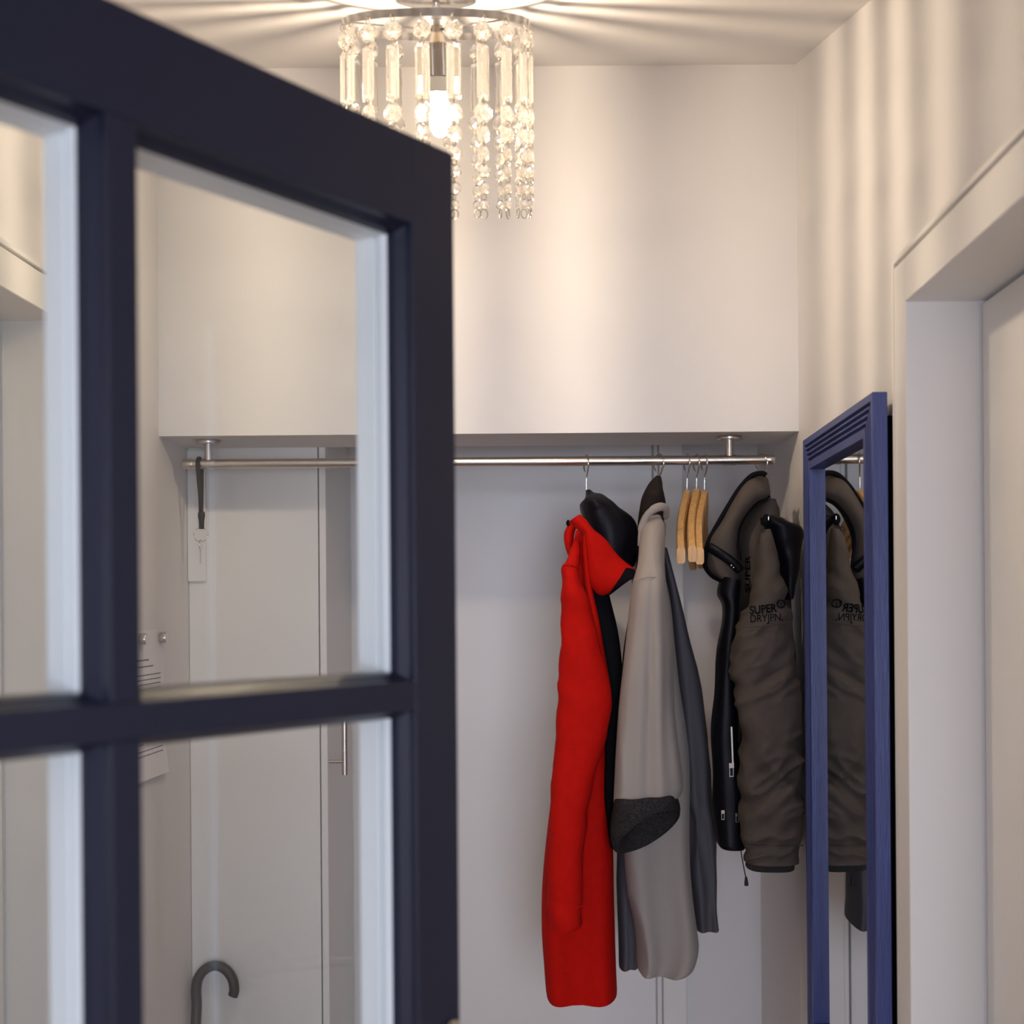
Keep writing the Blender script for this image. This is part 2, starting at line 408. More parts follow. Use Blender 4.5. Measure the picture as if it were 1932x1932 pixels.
# ------------------------------------------------------------------ chandelier
LC = P(824, 48, 1.92); TILT = math.radians(17.5); R0 = 0.1405
AX = Vector((0, math.sin(TILT), -math.cos(TILT)))      # lamp axis, downwards
E1 = Vector((1, 0, 0)); E2 = Vector((0, -math.cos(TILT), -math.sin(TILT)))   # towards the viewer
lamp = thing('chandelier', LC, 'chrome ring ceiling lamp hung with strings of clear crystals, lit', 'lamp')
# ceiling point along the axis
def up_to_ceiling():
    d = 0.0
    while (LC - AX * d).z < ceil((LC - AX * d).y): d += 0.0005
    return d
UC = up_to_ceiling()
CN = Vector((0, SL, -1)).normalized()
bm = bmesh.new(); lathe(bm, LC - AX * UC + CN * 0.0005, CN, [(0.063, 0), (0.0635, 0.010), (0.060, 0.016), (0.02, 0.0175)], 48)
finish('canopy', bm, M['chrome'], lamp, smooth=True, sharp=35)
bm = bmesh.new(); tube(bm, [LC - AX * (UC - 0.012), LC + AX * 0.012], 0.0058, 16)
for d in (-0.022, -0.012): tube(bm, [LC + AX * d, LC + AX * (d + 0.003)], 0.0085, 16)
finish('stem', bm, M['chrome'], lamp, smooth=True, sharp=40)
bm = bmesh.new(); n = 96
ring = []
for k in range(n):
    a = 2 * PI * k / n; d = E1 * math.cos(a) + E2 * math.sin(a)
    ring.append([bm.verts.new(LC + d * r + AX * h) for r, h in ((R0, -0.0055), (R0, 0.0055), (R0 - 0.0016, 0.0055), (R0 - 0.0016, -0.0055))])
for k in range(n):
    a, b = ring[k], ring[(k + 1) % n]
    for j in range(4): bm.faces.new((a[j], a[(j + 1) % 4], b[(j + 1) % 4], b[j]))
finish('ring', bm, M['chrome'], lamp, smooth=True, sharp=40)
for k in range(3):
    a = math.radians(35 + 120 * k); d = E1 * math.cos(a) + E2 * math.sin(a)
    bm = bmesh.new(); tube(bm, [LC + d * 0.006 + AX * 0.006, LC + d * (R0 - 0.001) + AX * 0.001], 0.0018, 8)
    finish('spoke', bm, M['chrome'], lamp, smooth=True)
bm = bmesh.new(); nr = 36; prof = [(0.0085, 0.000), (0.0088, 0.010), (0.0125, 0.024), (0.0127, 0.070), (0.0122, 0.071)]
rings = []
for r, d in prof:
    row = []
    for k in range(nr * 2):
        a = 2 * PI * k / (nr * 2); rr = r * (1.0 if (k % 2 == 0) else 0.92)
        row.append(bm.verts.new(LC + AX * d + (E1 * math.cos(a) + E2 * math.sin(a)) * rr))
    rings.append(row)
for a, b in zip(rings, rings[1:]):
    for k in range(nr * 2): bm.faces.new((a[k], a[(k + 1) % (nr * 2)], b[(k + 1) % (nr * 2)], b[k]))
bm.faces.new(rings[0][::-1]); bm.faces.new(rings[-1])
finish('socket', bm, M['socket'], lamp)
bm = bmesh.new(); lathe(bm, LC + AX * 0.0715, AX, [(0.0115, 0), (0.0125, 0.006), (0.0135, 0.022)], 28)
bneck = finish('bulb', bm, M['ceramic'], lamp, smooth=True, sharp=50)
bm = bmesh.new(); lathe(bm, LC + AX * 0.0937, AX, [(0.0125, 0), (0.0125, 0.012), (0.0150, 0.030), (0.0160, 0.042), (0.0145, 0.053), (0.0100, 0.061), (0.0040, 0.0645)], 28)
sub('bulb_globe', bm, M['bulb'], bneck, smooth=True)
# crystals
def octagon_mesh(rad, th):
    bm = bmesh.new(); n = 8; off = PI / 8
    eo = [[bm.verts.new((rad * math.cos(off + 2 * PI * k / n), s * th * 0.12, rad * math.sin(off + 2 * PI * k / n))) for k in range(n)] for s in (-1, 1)]
    mid = [[bm.verts.new((rad * 0.62 * math.cos(2 * PI * k / n), s * th * 0.40, rad * 0.62 * math.sin(2 * PI * k / n))) for k in range(n)] for s in (-1, 1)]
    tip = [bm.verts.new((0, s * th * 0.56, 0)) for s in (-1, 1)]
    for k in range(n): bm.faces.new((eo[0][k], eo[0][(k + 1) % n], eo[1][(k + 1) % n], eo[1][k]))
    for s in (0, 1):
        for k in range(n):
            bm.faces.new((eo[s][k], mid[s][k], mid[s][(k + 1) % n])); bm.faces.new((eo[s][k], mid[s][(k + 1) % n], eo[s][(k + 1) % n]))
            bm.faces.new((mid[s][k], tip[s], mid[s][(k + 1) % n]))
    bmesh.ops.recalc_face_normals(bm, faces=bm.faces)
    me = bpy.data.meshes.new('octagon_crystal'); bm.to_mesh(me); bm.free(); me.materials.append(M['crystal']); return me
def prism_mesh(w, L, th):
    bm = bmesh.new(); rows = []
    for z, k in ((0, 0.99), (-0.006, 1.0), (-L + 0.006, 1.0), (-L, 0.99)):
        e = 0.25 if z in (0, -L) else 1.0
        rows.append([bm.verts.new((x * w / 2 * k, y * th * (e if y else 1), z)) for x, y in ((-1, 0.08), (-0.62, 0.42), (0, 0.55), (0.62, 0.42), (1, 0.08), (1, -0.08), (0.62, -0.42), (0, -0.55), (-0.62, -0.42), (-1, -0.08))])
    for a, b in zip(rows, rows[1:]):
        for k in range(10): bm.faces.new((a[k], a[(k + 1) % 10], b[(k + 1) % 10], b[k]))
    bm.faces.new(rows[0][::-1]); bm.faces.new(rows[-1])
    bmesh.ops.recalc_face_normals(bm, faces=bm.faces)
    me = bpy.data.meshes.new('prism_crystal'); bm.to_mesh(me); bm.free(); me.materials.append(M['crystal']); return me
OCT = [(-0.0200, 0.0140, 0.012), (-0.1365, 0.0142, 0.012), (-0.1660, 0.0128, 0.011), (-0.1945, 0.0122, 0.0105), (-0.2195, 0.0107, 0.0095), (-0.2440, 0.0098, 0.009), (-0.2670, 0.0076, 0.008)]
omesh = {}
pm = prism_mesh(0.0205, 0.078, 0.009)
def wire_ring(bm, c, r, ang):
    pts = [c + Vector((math.cos(ang) * math.cos(t), math.sin(ang) * math.cos(t), 0)) * r + Vector((0, 0, 1)) * r * 1.35 * math.sin(t) for t in [2 * PI * k / 12 for k in range(12)]]
    tube(bm, pts, 0.00065, 5, closed=True)
NCH = 20
bm = bmesh.new(); wire_ring(bm, Vector((0, 0, 0)), 0.0042, 0.0)
bmesh.ops.recalc_face_normals(bm, faces=bm.faces); lmesh = bpy.data.meshes.new('wire_link'); bm.to_mesh(lmesh); bm.free(); lmesh.materials.append(M['socket'])
for k in range(NCH):
    a = PI / 2 + math.radians(3.35 + 18 * k); d = E1 * math.cos(a) + E2 * math.sin(a)
    base = LC + d * R0 + AX * 0.004
    yaw0 = math.atan2(d.y, d.x) + PI / 2
    spots = [-0.003, -0.0365, -0.1195]
    for j in range(1, len(OCT) - 1): spots.append((OCT[j][0] - OCT[j][1] + OCT[j + 1][0] + OCT[j + 1][1]) / 2)
    spots.append(OCT[-1][0] - OCT[-1][1] - 0.006)
    so = bpy.data.objects.new('crystal_string', None); C.objects.link(so); so.parent = lamp; so.location = base - LC; so.empty_display_size = 0.01
    for j, z in enumerate(spots):
        o = bpy.data.objects.new('wire_link', lmesh); C.objects.link(o); o.parent = so; o.location = (0, 0, z)
        o.rotation_euler = (0, 0, yaw0 + PI / 2 + random.uniform(-0.7, 0.7) + (PI / 2 if j in (1, 8) else 0))
        if j == 8: o.scale = (1.25, 1.25, 1.25)
    for z, r, th in OCT:
        if (r, th) not in omesh: omesh[(r, th)] = octagon_mesh(r, th)
        o = bpy.data.objects.new('octagon_crystal', omesh[(r, th)]); C.objects.link(o); o.parent = so
        o.location = (0, 0, z); o.rotation_euler = (random.uniform(-0.06, 0.06), random.uniform(-0.05, 0.05), yaw0 + random.uniform(-0.42, 0.42))
    o = bpy.data.objects.new('prism_crystal', pm); C.objects.link(o); o.parent = so
    o.location = (0, 0, -0.0395); o.rotation_euler = (0, 0, yaw0 + random.uniform(-0.16, 0.16))

# ------------------------------------------------------------------ clothes rail under the bulkhead
YR = 2.713; ZR = P(900, 871.5, YR).z
xl, xr = P(345, 880, YR).x, P(1461, 871, YR).x
rail = thing('clothes_rail', (0, YR, ZR), 'long brushed steel clothes rail on two ceiling posts in the niche', 'rail')
bm = bmesh.new(); tube(bm, [(xl + 0.02, YR, ZR), (xr - 0.02, YR, ZR)], 0.0102, 24); finish('rod', bm, M['steel'], rail, smooth=True, sharp=40)
for x0, x1 in ((xl, xl + 0.022), (xr - 0.022, xr)):
    bm = bmesh.new(); tube(bm, [(x0, YR, ZR), (x0 + 0.0015, YR, ZR), (x1 - 0.0015, YR, ZR), (x1, YR, ZR)], [0.0100, 0.0112, 0.0112, 0.0106], 24); finish('end_cap', bm, M['steel'], rail, smooth=True, sharp=40)
for px in (393.5, 1376):
    x = P(px, 850, YR).x
    bm = bmesh.new(); lathe(bm, (x, YR, ZS - 0.0003), (0, 0, -1), [(0.0255, 0), (0.0260, 0.0012), (0.0260, 0.0068), (0.0250, 0.0082), (0.0086, 0.0083), (0.0084, ZS - ZR - 0.008)], 32)
    tube(bm, [(x - 0.013, YR, ZR), (x + 0.013, YR, ZR)], 0.0114, 24)
    finish('post', bm, M['steel'], rail, smooth=True, sharp=40)

# ------------------------------------------------------------------ hangers
def hook_bm(x, yc, ztop_neck, rot, tip=True):
    """wire hook hanging over the rail; plane turned by rot from the Y axis"""
    bm = bmesh.new(); dv = Vector((math.sin(rot), math.cos(rot), 0)); rr = 0.0185
    zc = ZR + 0.0112 + 0.0016 - rr
    pts = [Vector((x, YR, 0)) + dv * (rr * math.cos(t)) + Vector((0, 0, zc + rr * math.sin(t))) for t in [math.radians(v) for v in (-70, -50, -25, 0, 25, 50, 75, 90, 110, 135, 160, 180, 205, 225)]]
    e = pts[-1]
    pts += [e + Vector((0, 0, -0.010)) + dv * 0.006, Vector((x, YR, zc - rr - 0.010)) + dv * -0.002, Vector((x, YR, ztop_neck + 0.008)), Vector((x, YR, ztop_neck - 0.006))]
    tube(bm, [p for p in spline(pts, 3)], 0.0017, 8)
    return bm
def wood_bm(x, zn, rot, half=0.215, drop=0.132, th=0.0165):
    bm = bmesh.new(); dv = Vector((math.sin(rot), math.cos(rot), 0)); sv = Vector((math.cos(rot), -math.sin(rot), 0)); rows = []
    for k in range(-14, 15):
        t = k / 14; s = t * half; a = abs(t)
        z = zn - drop * (0.02 * min(1, a * 9) + 0.98 * a); hgt = 0.036 - 0.004 * a
        off = -0.006 * math.sin(PI * a)
        c = Vector((x, YR, z)) + dv * s + sv * off
        rows.append([bm.verts.new(c + sv * (u * th / 2) + Vector((0, 0, w * hgt))) for u, w in ((-0.7, 0), (0.7, 0), (1, -0.15), (1, -0.85), (0.7, -1), (-0.7, -1), (-1, -0.85), (-1, -0.15))])
    for a, b in zip(rows, rows[1:]):
        for k in range(8): bm.faces.new((a[k], a[(k + 1) % 8], b[(k + 1) % 8], b[k]))
    bm.faces.new(rows[0][::-1]); bm.faces.new(rows[-1]); return bm
def hanger(px, label, rot, zn, group=None, half=0.215, drop=0.132, name='coat_hanger', hrot=-0.25):
    x = P(px, 900, YR).x
    t = thing(name, (x, YR, zn), label, 'hanger', group)
    finish('arms', wood_bm(x, zn, rot, half, drop), M['hanger_wood'], t, smooth=True, sharp=35)
    finish('hook', hook_bm(x, YR, zn, hrot), M['chrome'], t, smooth=True)
    return t
ZN = P(1310, 922, YR).z
hanger(1296, 'bare wooden hanger, leftmost of the three empty ones between the grey coat and the parka', 0.158, ZN - 0.003, 'empty wooden hangers')
hanger(1314, 'bare wooden hanger, middle one of the three empty ones on the rail', 0.150, ZN, 'empty wooden hangers')
hanger(1329, 'bare wooden hanger, rightmost of the three empty ones, next to the parka', 0.160, ZN - 0.005, 'empty wooden hangers')
hanger(1106, 'hanger with a thin wire hook carrying the red jacket', 0.0, P(1106, 945, YR).z, half=0.15, drop=0.06)
hanger(1243, 'hanger with a wire hook carrying the light grey coat', 0.12, P(1243, 925, YR).z, half=0.15, drop=0.06, hrot=-0.55)
hanger(1437, 'hanger with a wire hook carrying the brown hooded parka', 0.12, P(1437, 925, YR).z, half=0.14, drop=0.06, hrot=-0.6)

# ------------------------------------------------------------------ garments
def loft(name, ribs, Yc, hd, mt, parent, n=44, steps=7, power=2.3, folds=None, nz=None, cap=True, pitch=0.0, smooth=True, ret_bvh=False, closed_top=True, seed=0.0):
    rb = []
    for r in ribs:
        r = list(r)
        if len(r) < 5: r.append(Yc)
        if len(r) < 6: r.append(hd)
        if len(r) < 7: r.append(pitch)
        rb.append(tuple(r))
    rb = cr(rb, steps); bm = bmesh.new(); rings = []; vv = {}
    for i, (x0, y0, x1, y1, yc, h, pt) in enumerate(rb):
        yq = yc - 0.6 * h; L, Rr = P(x0, y0, yq), P(x1, y1, yq); c = (L + Rr) / 2; c.y = yc; H = (Rr - L) / 2; H.y = 0; v = i / (len(rb) - 1)
        row = []
        for k in range(n):
            th = 2 * PI * k / n
            ca, sa = math.cos(th), math.sin(th)
            a = math.copysign(abs(ca) ** (2 / power), ca); b = math.copysign(abs(sa) ** (2 / power), sa)
            f = 1.0
            p = c + H * a + Vector((0, -h * b, pt * b))
            if folds:
                for amp, fr, ph, v0, v1 in folds:
                    w = max(0.0, min(1.0, (v - v0) / max(1e-6, (v1 - v0))))
                    p.y += amp * w * math.sin(fr * a + ph + 1.3 * v) * (1 if b > 0 else -1) * min(1, abs(b) * 2)
            q_ = bm.verts.new(p); vv[q_] = v; row.append(q_)
        rings.append(row)
    for a, b in zip(rings, rings[1:]):
        for k in range(n): bm.faces.new((a[k], a[(k + 1) % n], b[(k + 1) % n], b[k]))
    if cap:
        bm.faces.new(rings[0][::-1]); bm.faces.new(rings[-1])
    bmesh.ops.recalc_face_normals(bm, faces=bm.faces); bm.normal_update()
    if nz:
        disp = []
        for vtx in bm.verts:
            d = 0.0
            for amp, sx, sy, sz, *more in nz:
                sh = more[0] if more else 0.0
                q = Vector((vtx.co.x * sx + seed, vtx.co.y * sy, (vtx.co.z + sh * vtx.co.x) * sz))
                if len(more) > 1: d += amp * (0.5 - 2.2 * abs(noise.noise(q))) * max(0.0, min(1.0, 0.6 + 1.6 * noise.noise(q * 0.31 + Vector((9, 3, 5)))))
                else: d += amp * noise.noise(q)
            ve = vv[vtx]
            disp.append(d * max(0.12, min(1.0, min(ve, 1.02 - ve) * 9)))
        for vtx, d in zip(bm.verts, disp): vtx.co += vtx.normal * d
    bvh = BVHTree.FromBMesh(bm) if ret_bvh else None
    o = finish(name, bm, mt, parent, smooth=smooth, sharp=70)
    return (o, bvh) if ret_bvh else o

def strip(name, pts, Y, r, mt, parent, seg=8, flat=0.6, nsub=5, make=finish):
    bm = bmesh.new(); tube(bm, spline([P(x, y, (Y if not isinstance(Y, (list, tuple)) else Y[i])) for i, (x, y) in enumerate(pts)], nsub), r, seg, flat=flat)
    return make(name, bm, mt, parent, smooth=True)

# ---- red jacket
red = thing('red_jacket', P(1100, 1897, 2.62), 'bright red hooded jacket with black lining, leftmost on the rail', 'jacket')
loft('body', [(1092, 1000, 1110, 1002), (1082, 1035, 1114, 1035), (1074, 1070, 1120, 1070), (1070, 1130, 1128, 1130), (1063, 1225, 1136, 1225), (1055, 1350, 1146, 1350), (1049, 1450, 1152, 1450), (1034, 1580, 1157, 1580), (1026, 1680, 1159, 1680), (1024, 1760, 1162, 1760), (1027, 1830, 1165, 1830), (1030, 1878, 1167, 1872), (1033, 1889, 1166, 1884)],
     2.64, 0.11, M['red'], red, power=3.2, folds=[(0.012, 4.5, 0.9, 0.3, 0.9)], nz=[(0.006, 9, 3, 3)], seed=1.0)
loft('lining', [(1108, 1100, 1146, 1104), (1112, 1140, 1152, 1130), (1120, 1200, 1168, 1200), (1135, 1290, 1176, 1290), (1142, 1400, 1170, 1400), (1140, 1500, 1163, 1500), (1146, 1560, 1161, 1560), (1152, 1600, 1160, 1600)],
     2.545, 0.022, M['blackmatte'], red, power=2.4)
loft('sleeve', [(1087, 1000, 1101, 1003, 2.58, 0.02), (1079, 1030, 1096, 1034, 2.53, 0.025), (1071, 1058, 1090, 1064, 2.49, 0.03), (1062, 1071, 1091, 1076, 2.47, 0.04), (1061, 1100, 1098, 1102), (1059, 1180, 1120, 1180), (1055, 1265, 1148, 1268), (1052, 1325, 1156, 1328), (1048, 1390, 1144, 1392), (1042, 1470, 1118, 1484), (1036, 1580, 1103, 1592), (1033, 1660, 1099, 1660), (1034, 1715, 1099, 1708), (1036, 1756, 1100, 1742), (1038, 1762, 1098, 1750)],
     2.46, 0.045, M['red'], red, power=2.5, nz=[(0.006, 9, 4, 7), (0.006, 14, 8, 18, 0.5, 1)], seed=4.0)
strip('cuff_seam', [(1036, 1716), (1060, 1724), (1099, 1708)], [2.425, 2.414, 2.425], 0.0012, M['red'], red)
strip('shoulder_seam', [(1063, 1067), (1075, 1066), (1090, 1072)], [2.44, 2.43, 2.45], 0.0014, M['red'], red)
loft('hood_lining', [(1105, 923, 1115, 923, 2.63, 0.02), (1099, 931, 1134, 932, 2.62, 0.05), (1094, 945, 1158, 946), (1091, 965, 1178, 967), (1093, 985, 1194, 988), (1098, 1005, 1203, 1007), (1107, 1025, 1204, 1028), (1125, 1045, 1196, 1048), (1150, 1058, 1190, 1062), (1170, 1066, 1186, 1067)],
     2.59, 0.07, M['black'], red, n=72, steps=10, power=2.0, nz=[(0.014, 26, 10, 7, 0.3), (0.012, 30, 14, 9, -0.6, 1)], seed=2.0)
loft('hood', [(1073, 984, 1094, 970), (1088, 1000, 1108, 981), (1101, 1012, 1122, 1000), (1107, 1055, 1145, 1022), (1114, 1098, 1164, 1043), (1128, 1122, 1183, 1062), (1148, 1121, 1196, 1074), (1172, 1103, 1200, 1082), (1192, 1090, 1201, 1085)],
     2.50, 0.022, M['red'], red, power=2.0, nz=[(0.006, 18, 8, 18)], seed=6.0)
loft('hood_end_shade', [(1146, 1126, 1182, 1070), (1160, 1116, 1196, 1074), (1180, 1100, 1203, 1083), (1190, 1094, 1203, 1087)], 2.488, 0.014, M['blackmatte'], red, power=2.0)  # added black piece, puts the shadow at the hood's end into colour
loft('collar_flap', [(1073, 986, 1090, 990), (1064, 1007, 1084, 1006), (1066, 1030, 1081, 1032), (1072, 1048, 1078, 1050)], 2.63, 0.02, M['red'], red, power=2.0)
strip('toggle', [(1074, 982), (1071, 987), (1074, 992)], 2.56, 0.0035, M['blackmatte'], red)
loft('front_edge', [(1100, 1006, 1106, 1010), (1100, 1060, 1112, 1062), (1104, 1110, 1119, 1115), (1112, 1160, 1130, 1165), (1120, 1210, 1140, 1225), (1135, 1280, 1152, 1290)], 2.505, 0.018, M['red'], red, power=2.0, seed=3.0)

# ---- grey coat
grey = thing('grey_coat', P(1250, 1845, 2.62), 'light grey long coat with a rolled dark fleece cuff', 'coat')
loft('body', [(1214, 992, 1255, 985), (1208, 1040, 1259, 1040), (1206, 1085, 1264, 1085), (1206, 1150, 1272, 1150), (1198, 1230, 1280, 1230), (1188, 1330, 1288, 1330), (1180, 1450, 1297, 1450), (1178, 1600, 1305, 1600), (1186, 1690, 1312, 1690), (1196, 1750, 1319, 1770), (1201, 1790, 1318, 1796), (1204, 1824, 1310, 1822), (1206, 1834, 1300, 1832), (1209, 1838, 1290, 1836)],
     2.63, 0.09, M['grey'], grey, n=96, steps=9, power=3.6, folds=[(0.016, 4.2, 0.9, 0.35, 0.85)], nz=[(0.012, 12, 5, 3.5), (0.018, 12, 6, 7, 1.4, 1)], seed=11)
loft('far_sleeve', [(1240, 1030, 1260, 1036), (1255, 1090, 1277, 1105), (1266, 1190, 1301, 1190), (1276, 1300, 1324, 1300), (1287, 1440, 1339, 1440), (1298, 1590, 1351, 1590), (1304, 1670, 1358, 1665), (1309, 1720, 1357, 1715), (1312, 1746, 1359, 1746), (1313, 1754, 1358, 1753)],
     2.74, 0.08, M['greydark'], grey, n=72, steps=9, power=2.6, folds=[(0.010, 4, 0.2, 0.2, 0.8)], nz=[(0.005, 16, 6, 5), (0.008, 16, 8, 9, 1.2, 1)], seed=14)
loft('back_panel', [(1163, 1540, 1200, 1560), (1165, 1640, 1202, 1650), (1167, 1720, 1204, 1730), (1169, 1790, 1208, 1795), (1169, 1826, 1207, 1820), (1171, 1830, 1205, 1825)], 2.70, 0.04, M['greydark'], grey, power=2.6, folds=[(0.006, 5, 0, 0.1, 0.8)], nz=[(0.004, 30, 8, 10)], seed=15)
loft('lining', [(1202, 1030, 1212, 1030), (1198, 1100, 1208, 1100), (1184, 1175, 1200, 1175), (1175, 1240, 1192, 1240), (1166, 1340, 1180, 1340), (1159, 1440, 1175, 1440)], 2.512, 0.008, M['blackmatte'], grey, power=2.0)
loft('sleeve', [(1222, 974, 1246, 970, 2.56, 0.02), (1212, 990, 1254, 988, 2.53, 0.03), (1209, 1030, 1257, 1030, 2.50, 0.04), (1205, 1070, 1258, 1070, 2.48, 0.045), (1196, 1110, 1260, 1110), (1184, 1190, 1268, 1190), (1174, 1280, 1275, 1280), (1165, 1360, 1281, 1360), (1158, 1430, 1287, 1430), (1156, 1490, 1290, 1485), (1158, 1518, 1286, 1506)],
     2.46, 0.050, M['grey'], grey, n=96, steps=9, power=2.2, folds=[(0.006, 5.2, 0.9, 0.25, 0.7), (0.003, 11, 0.3, 0.3, 0.8)], nz=[(0.007, 16, 8, 3.0, 0.2), (0.006, 22, 10, 4, 0.25, 1)], seed=12)
cuff = loft('cuff', [(1170, 1510, 1272, 1498, 2.455, 0.056, 0.0), (1160, 1514, 1280, 1504, 2.455, 0.064, 0.004), (1154, 1540, 1286, 1520, 2.455, 0.066, 0.012), (1153, 1572, 1288, 1534, 2.455, 0.066, 0.024), (1157, 1598, 1288, 1543, 2.455, 0.064, 0.034), (1163, 1606, 1286, 1546, 2.455, 0.060, 0.037), (1171, 1600, 1280, 1543, 2.46, 0.054, 0.036), (1180, 1580, 1270, 1530, 2.46, 0.048, 0.030), (1186, 1550, 1262, 1515, 2.46, 0.045, 0.022)],
     2.455, 0.066, M['fleece'], grey, n=72, power=2.0, cap=True, nz=[(0.005, 26, 14, 26)], seed=13)
loft('collar', [(1238, 897, 1248, 899, 2.62, 0.015), (1226, 910, 1252, 911, 2.61, 0.04), (1215, 932, 1255, 931), (1208, 958, 1258, 950), (1206, 985, 1258, 968), (1208, 1000, 1254, 985)], 2.60, 0.06, M['brownfleece'], grey, power=2.2, nz=[(0.003, 30, 20, 30)], seed=16)
bm = bmesh.new()
tube(bm, spline([P(x, y, yy) for x, y, yy in ((1208, 1090, 2.53), (1208, 1035, 2.52), (1210, 1000, 2.52), (1219, 976, 2.515), (1232, 962, 2.51), (1247, 956, 2.515), (1257, 961, 2.53), (1257, 975, 2.55))], 6), [0.004] * 6 + [0.0055] * 6 + [0.0075] * 12 + [0.0085] * 12 + [0.009] * 6 + [0.008], 12, flat=0.7)
finish('collar_band', bm, M['grey'], grey, smooth=True)
strip('armhole_seam', [(1197, 1098), (1212, 1091), (1232, 1089), (1256, 1096)], [2.425, 2.412, 2.411, 2.43], 0.0012, M['grey'], grey)

# ---- parka
pk = thing('parka', P(1440, 1640, 2.58), 'dark brown hooded parka with black logo on its padded sleeve, beside the mirror', 'jacket')
_, body_bvh = loft('body', [(1446, 941, 1464, 946), (1422, 953, 1471, 958), (1405, 980, 1476, 978), (1395, 1008, 1482, 1008), (1398, 1060, 1490, 1060), (1397, 1110, 1496, 1110), (1391, 1170, 1502, 1170), (1384, 1260, 1506, 1260), (1380, 1400, 1508, 1400), (1384, 1540, 1508, 1540), (1398, 1592, 1506, 1590), (1402, 1602, 1504, 1600)],
     2.66, 0.09, M['parka'], pk, n=64, power=2.6, nz=[(0.007, 14, 8, 10), (0.006, 18, 10, 20, 0.6, 1)], seed=21, ret_bvh=True)
loft('front_panel', [(1364, 1088, 1400, 1096), (1357, 1120, 1396, 1123), (1366, 1140, 1394, 1142), (1366, 1172, 1392, 1172), (1358, 1225, 1390, 1225), (1352, 1300, 1388, 1300), (1347, 1400, 1392, 1400), (1349, 1480, 1400, 1480), (1352, 1560, 1406, 1560), (1355, 1592, 1410, 1594), (1360, 1601, 1407, 1603)],
     2.57, 0.05, M['black'], pk, power=2.8, nz=[(0.005, 20, 8, 10)], seed=22)
slv, slv_bvh = loft('sleeve', [(1438, 1000, 1455, 998, 2.505, 0.015), (1433, 1035, 1466, 1035, 2.49, 0.03), (1430, 1075, 1476, 1075, 2.48, 0.04), (1420, 1115, 1487, 1115), (1412, 1150, 1494, 1150), (1400, 1190, 1500, 1190), (1386, 1232, 1505, 1230), (1381, 1270, 1509, 1270), (1392, 1322, 1513, 1320), (1403, 1385, 1516, 1380), (1402, 1450, 1518, 1450), (1403, 1530, 1520, 1530), (1405, 1585, 1518, 1585), (1409, 1622, 1513, 1623), (1411, 1631, 1511, 1631)],
     2.475, 0.048, M['parka'], pk, n=110, steps=16, power=2.6, nz=[(0.006, 10, 6, 12, 0.4), (0.024, 10, 6, 15, 0.6, 1), (0.010, 16, 8, 30, -0.55, 1)], seed=23, ret_bvh=True)
strip('cuff_seam', [(1405, 1596), (1440, 1598), (1480, 1598), (1515, 1595)], [2.44, 2.421, 2.421, 2.44], 0.0011, M['parka'], pk)
strip('sleeve_seam', [(1403, 1183), (1430, 1182), (1465, 1178), (1494, 1172)], [2.43, 2.421, 2.421, 2.44], 0.0012, M['parka'], pk)
loft('knit_cuff', [(1413, 1622, 1501, 1624), (1411, 1632, 1502, 1634), (1411, 1640, 1501, 1642), (1416, 1643, 1497, 1644)], 2.475, 0.038, M['knit'], pk, power=3.0)
loft('collar', [(1437, 893, 1451, 905, 2.62, 0.015), (1420, 900, 1454, 934), (1397, 924, 1428, 951), (1376, 957, 1406, 976), (1356, 991, 1394, 1004), (1341, 1020, 1393, 1034), (1332, 1048, 1397, 1062), (1331, 1069, 1398, 1090), (1346, 1086, 1397, 1102), (1362, 1094, 1394, 1104)],
     2.575, 0.035, M['parka'], pk, power=2.1, nz=[(0.007, 22, 10, 18)], seed=24)
strip('collar_trim', [(1445, 897), (1437, 893), (1418, 898), (1396, 921), (1375, 954), (1355, 988), (1339, 1018), (1331, 1046), (1330, 1066), (1344, 1086), (1364, 1096)], 2.565, 0.0055, M['blackmatte'], pk, flat=1.4)
strip('collar_zip', [(1338, 1032), (1356, 1043), (1378, 1058), (1397, 1077)], [2.552, 2.538, 2.534, 2.54], 0.0095, M['black'], pk, flat=0.45)
strip('collar_fold', [(1453, 936), (1432, 947), (1412, 966), (1399, 988), (1393, 1008), (1393, 1030), (1397, 1056)], 2.555, 0.003, M['blackmatte'], pk)
for px, py in ((1380, 1067), (1384, 1071)):
    bm = bmesh.new(); bmesh.ops.create_icosphere(bm, subdivisions=2, radius=0.0022); bmesh.ops.translate(bm, verts=bm.verts, vec=P(px, py, 2.526)); finish('snap', bm, M['chrome'], pk, smooth=True)
loft('hood_lining', [(1438, 976, 1460, 971), (1437, 988, 1486, 984), (1450, 1000, 1512, 995), (1461, 1030, 1514, 1028), (1469, 1065, 1510, 1068), (1478, 1100, 1503, 1100), (1484, 1132, 1498, 1130)], 2.545, 0.032, M['black'], pk, power=2.1, nz=[(0.008, 24, 12, 18)], seed=25)
bm = bmesh.new(); bmesh.ops.create_icosphere(bm, subdivisions=3, radius=0.010); bmesh.ops.scale(bm, verts=bm.verts, vec=(0.85, 0.7, 1.2)); bmesh.ops.translate(bm, verts=bm.verts, vec=P(1446, 981, 2.500)); tg = finish('cord_lock', bm, M['blackmatte'], pk, smooth=True)
strip('zip_pull', [(1450, 974), (1450, 982)], 2.489, 0.0013, M['chrome'], pk)
strip('cord_loop', [(1441, 992), (1436, 998), (1437, 1003), (1441, 1001), (1441, 994)], 2.487, 0.0012, M['cord'], pk)
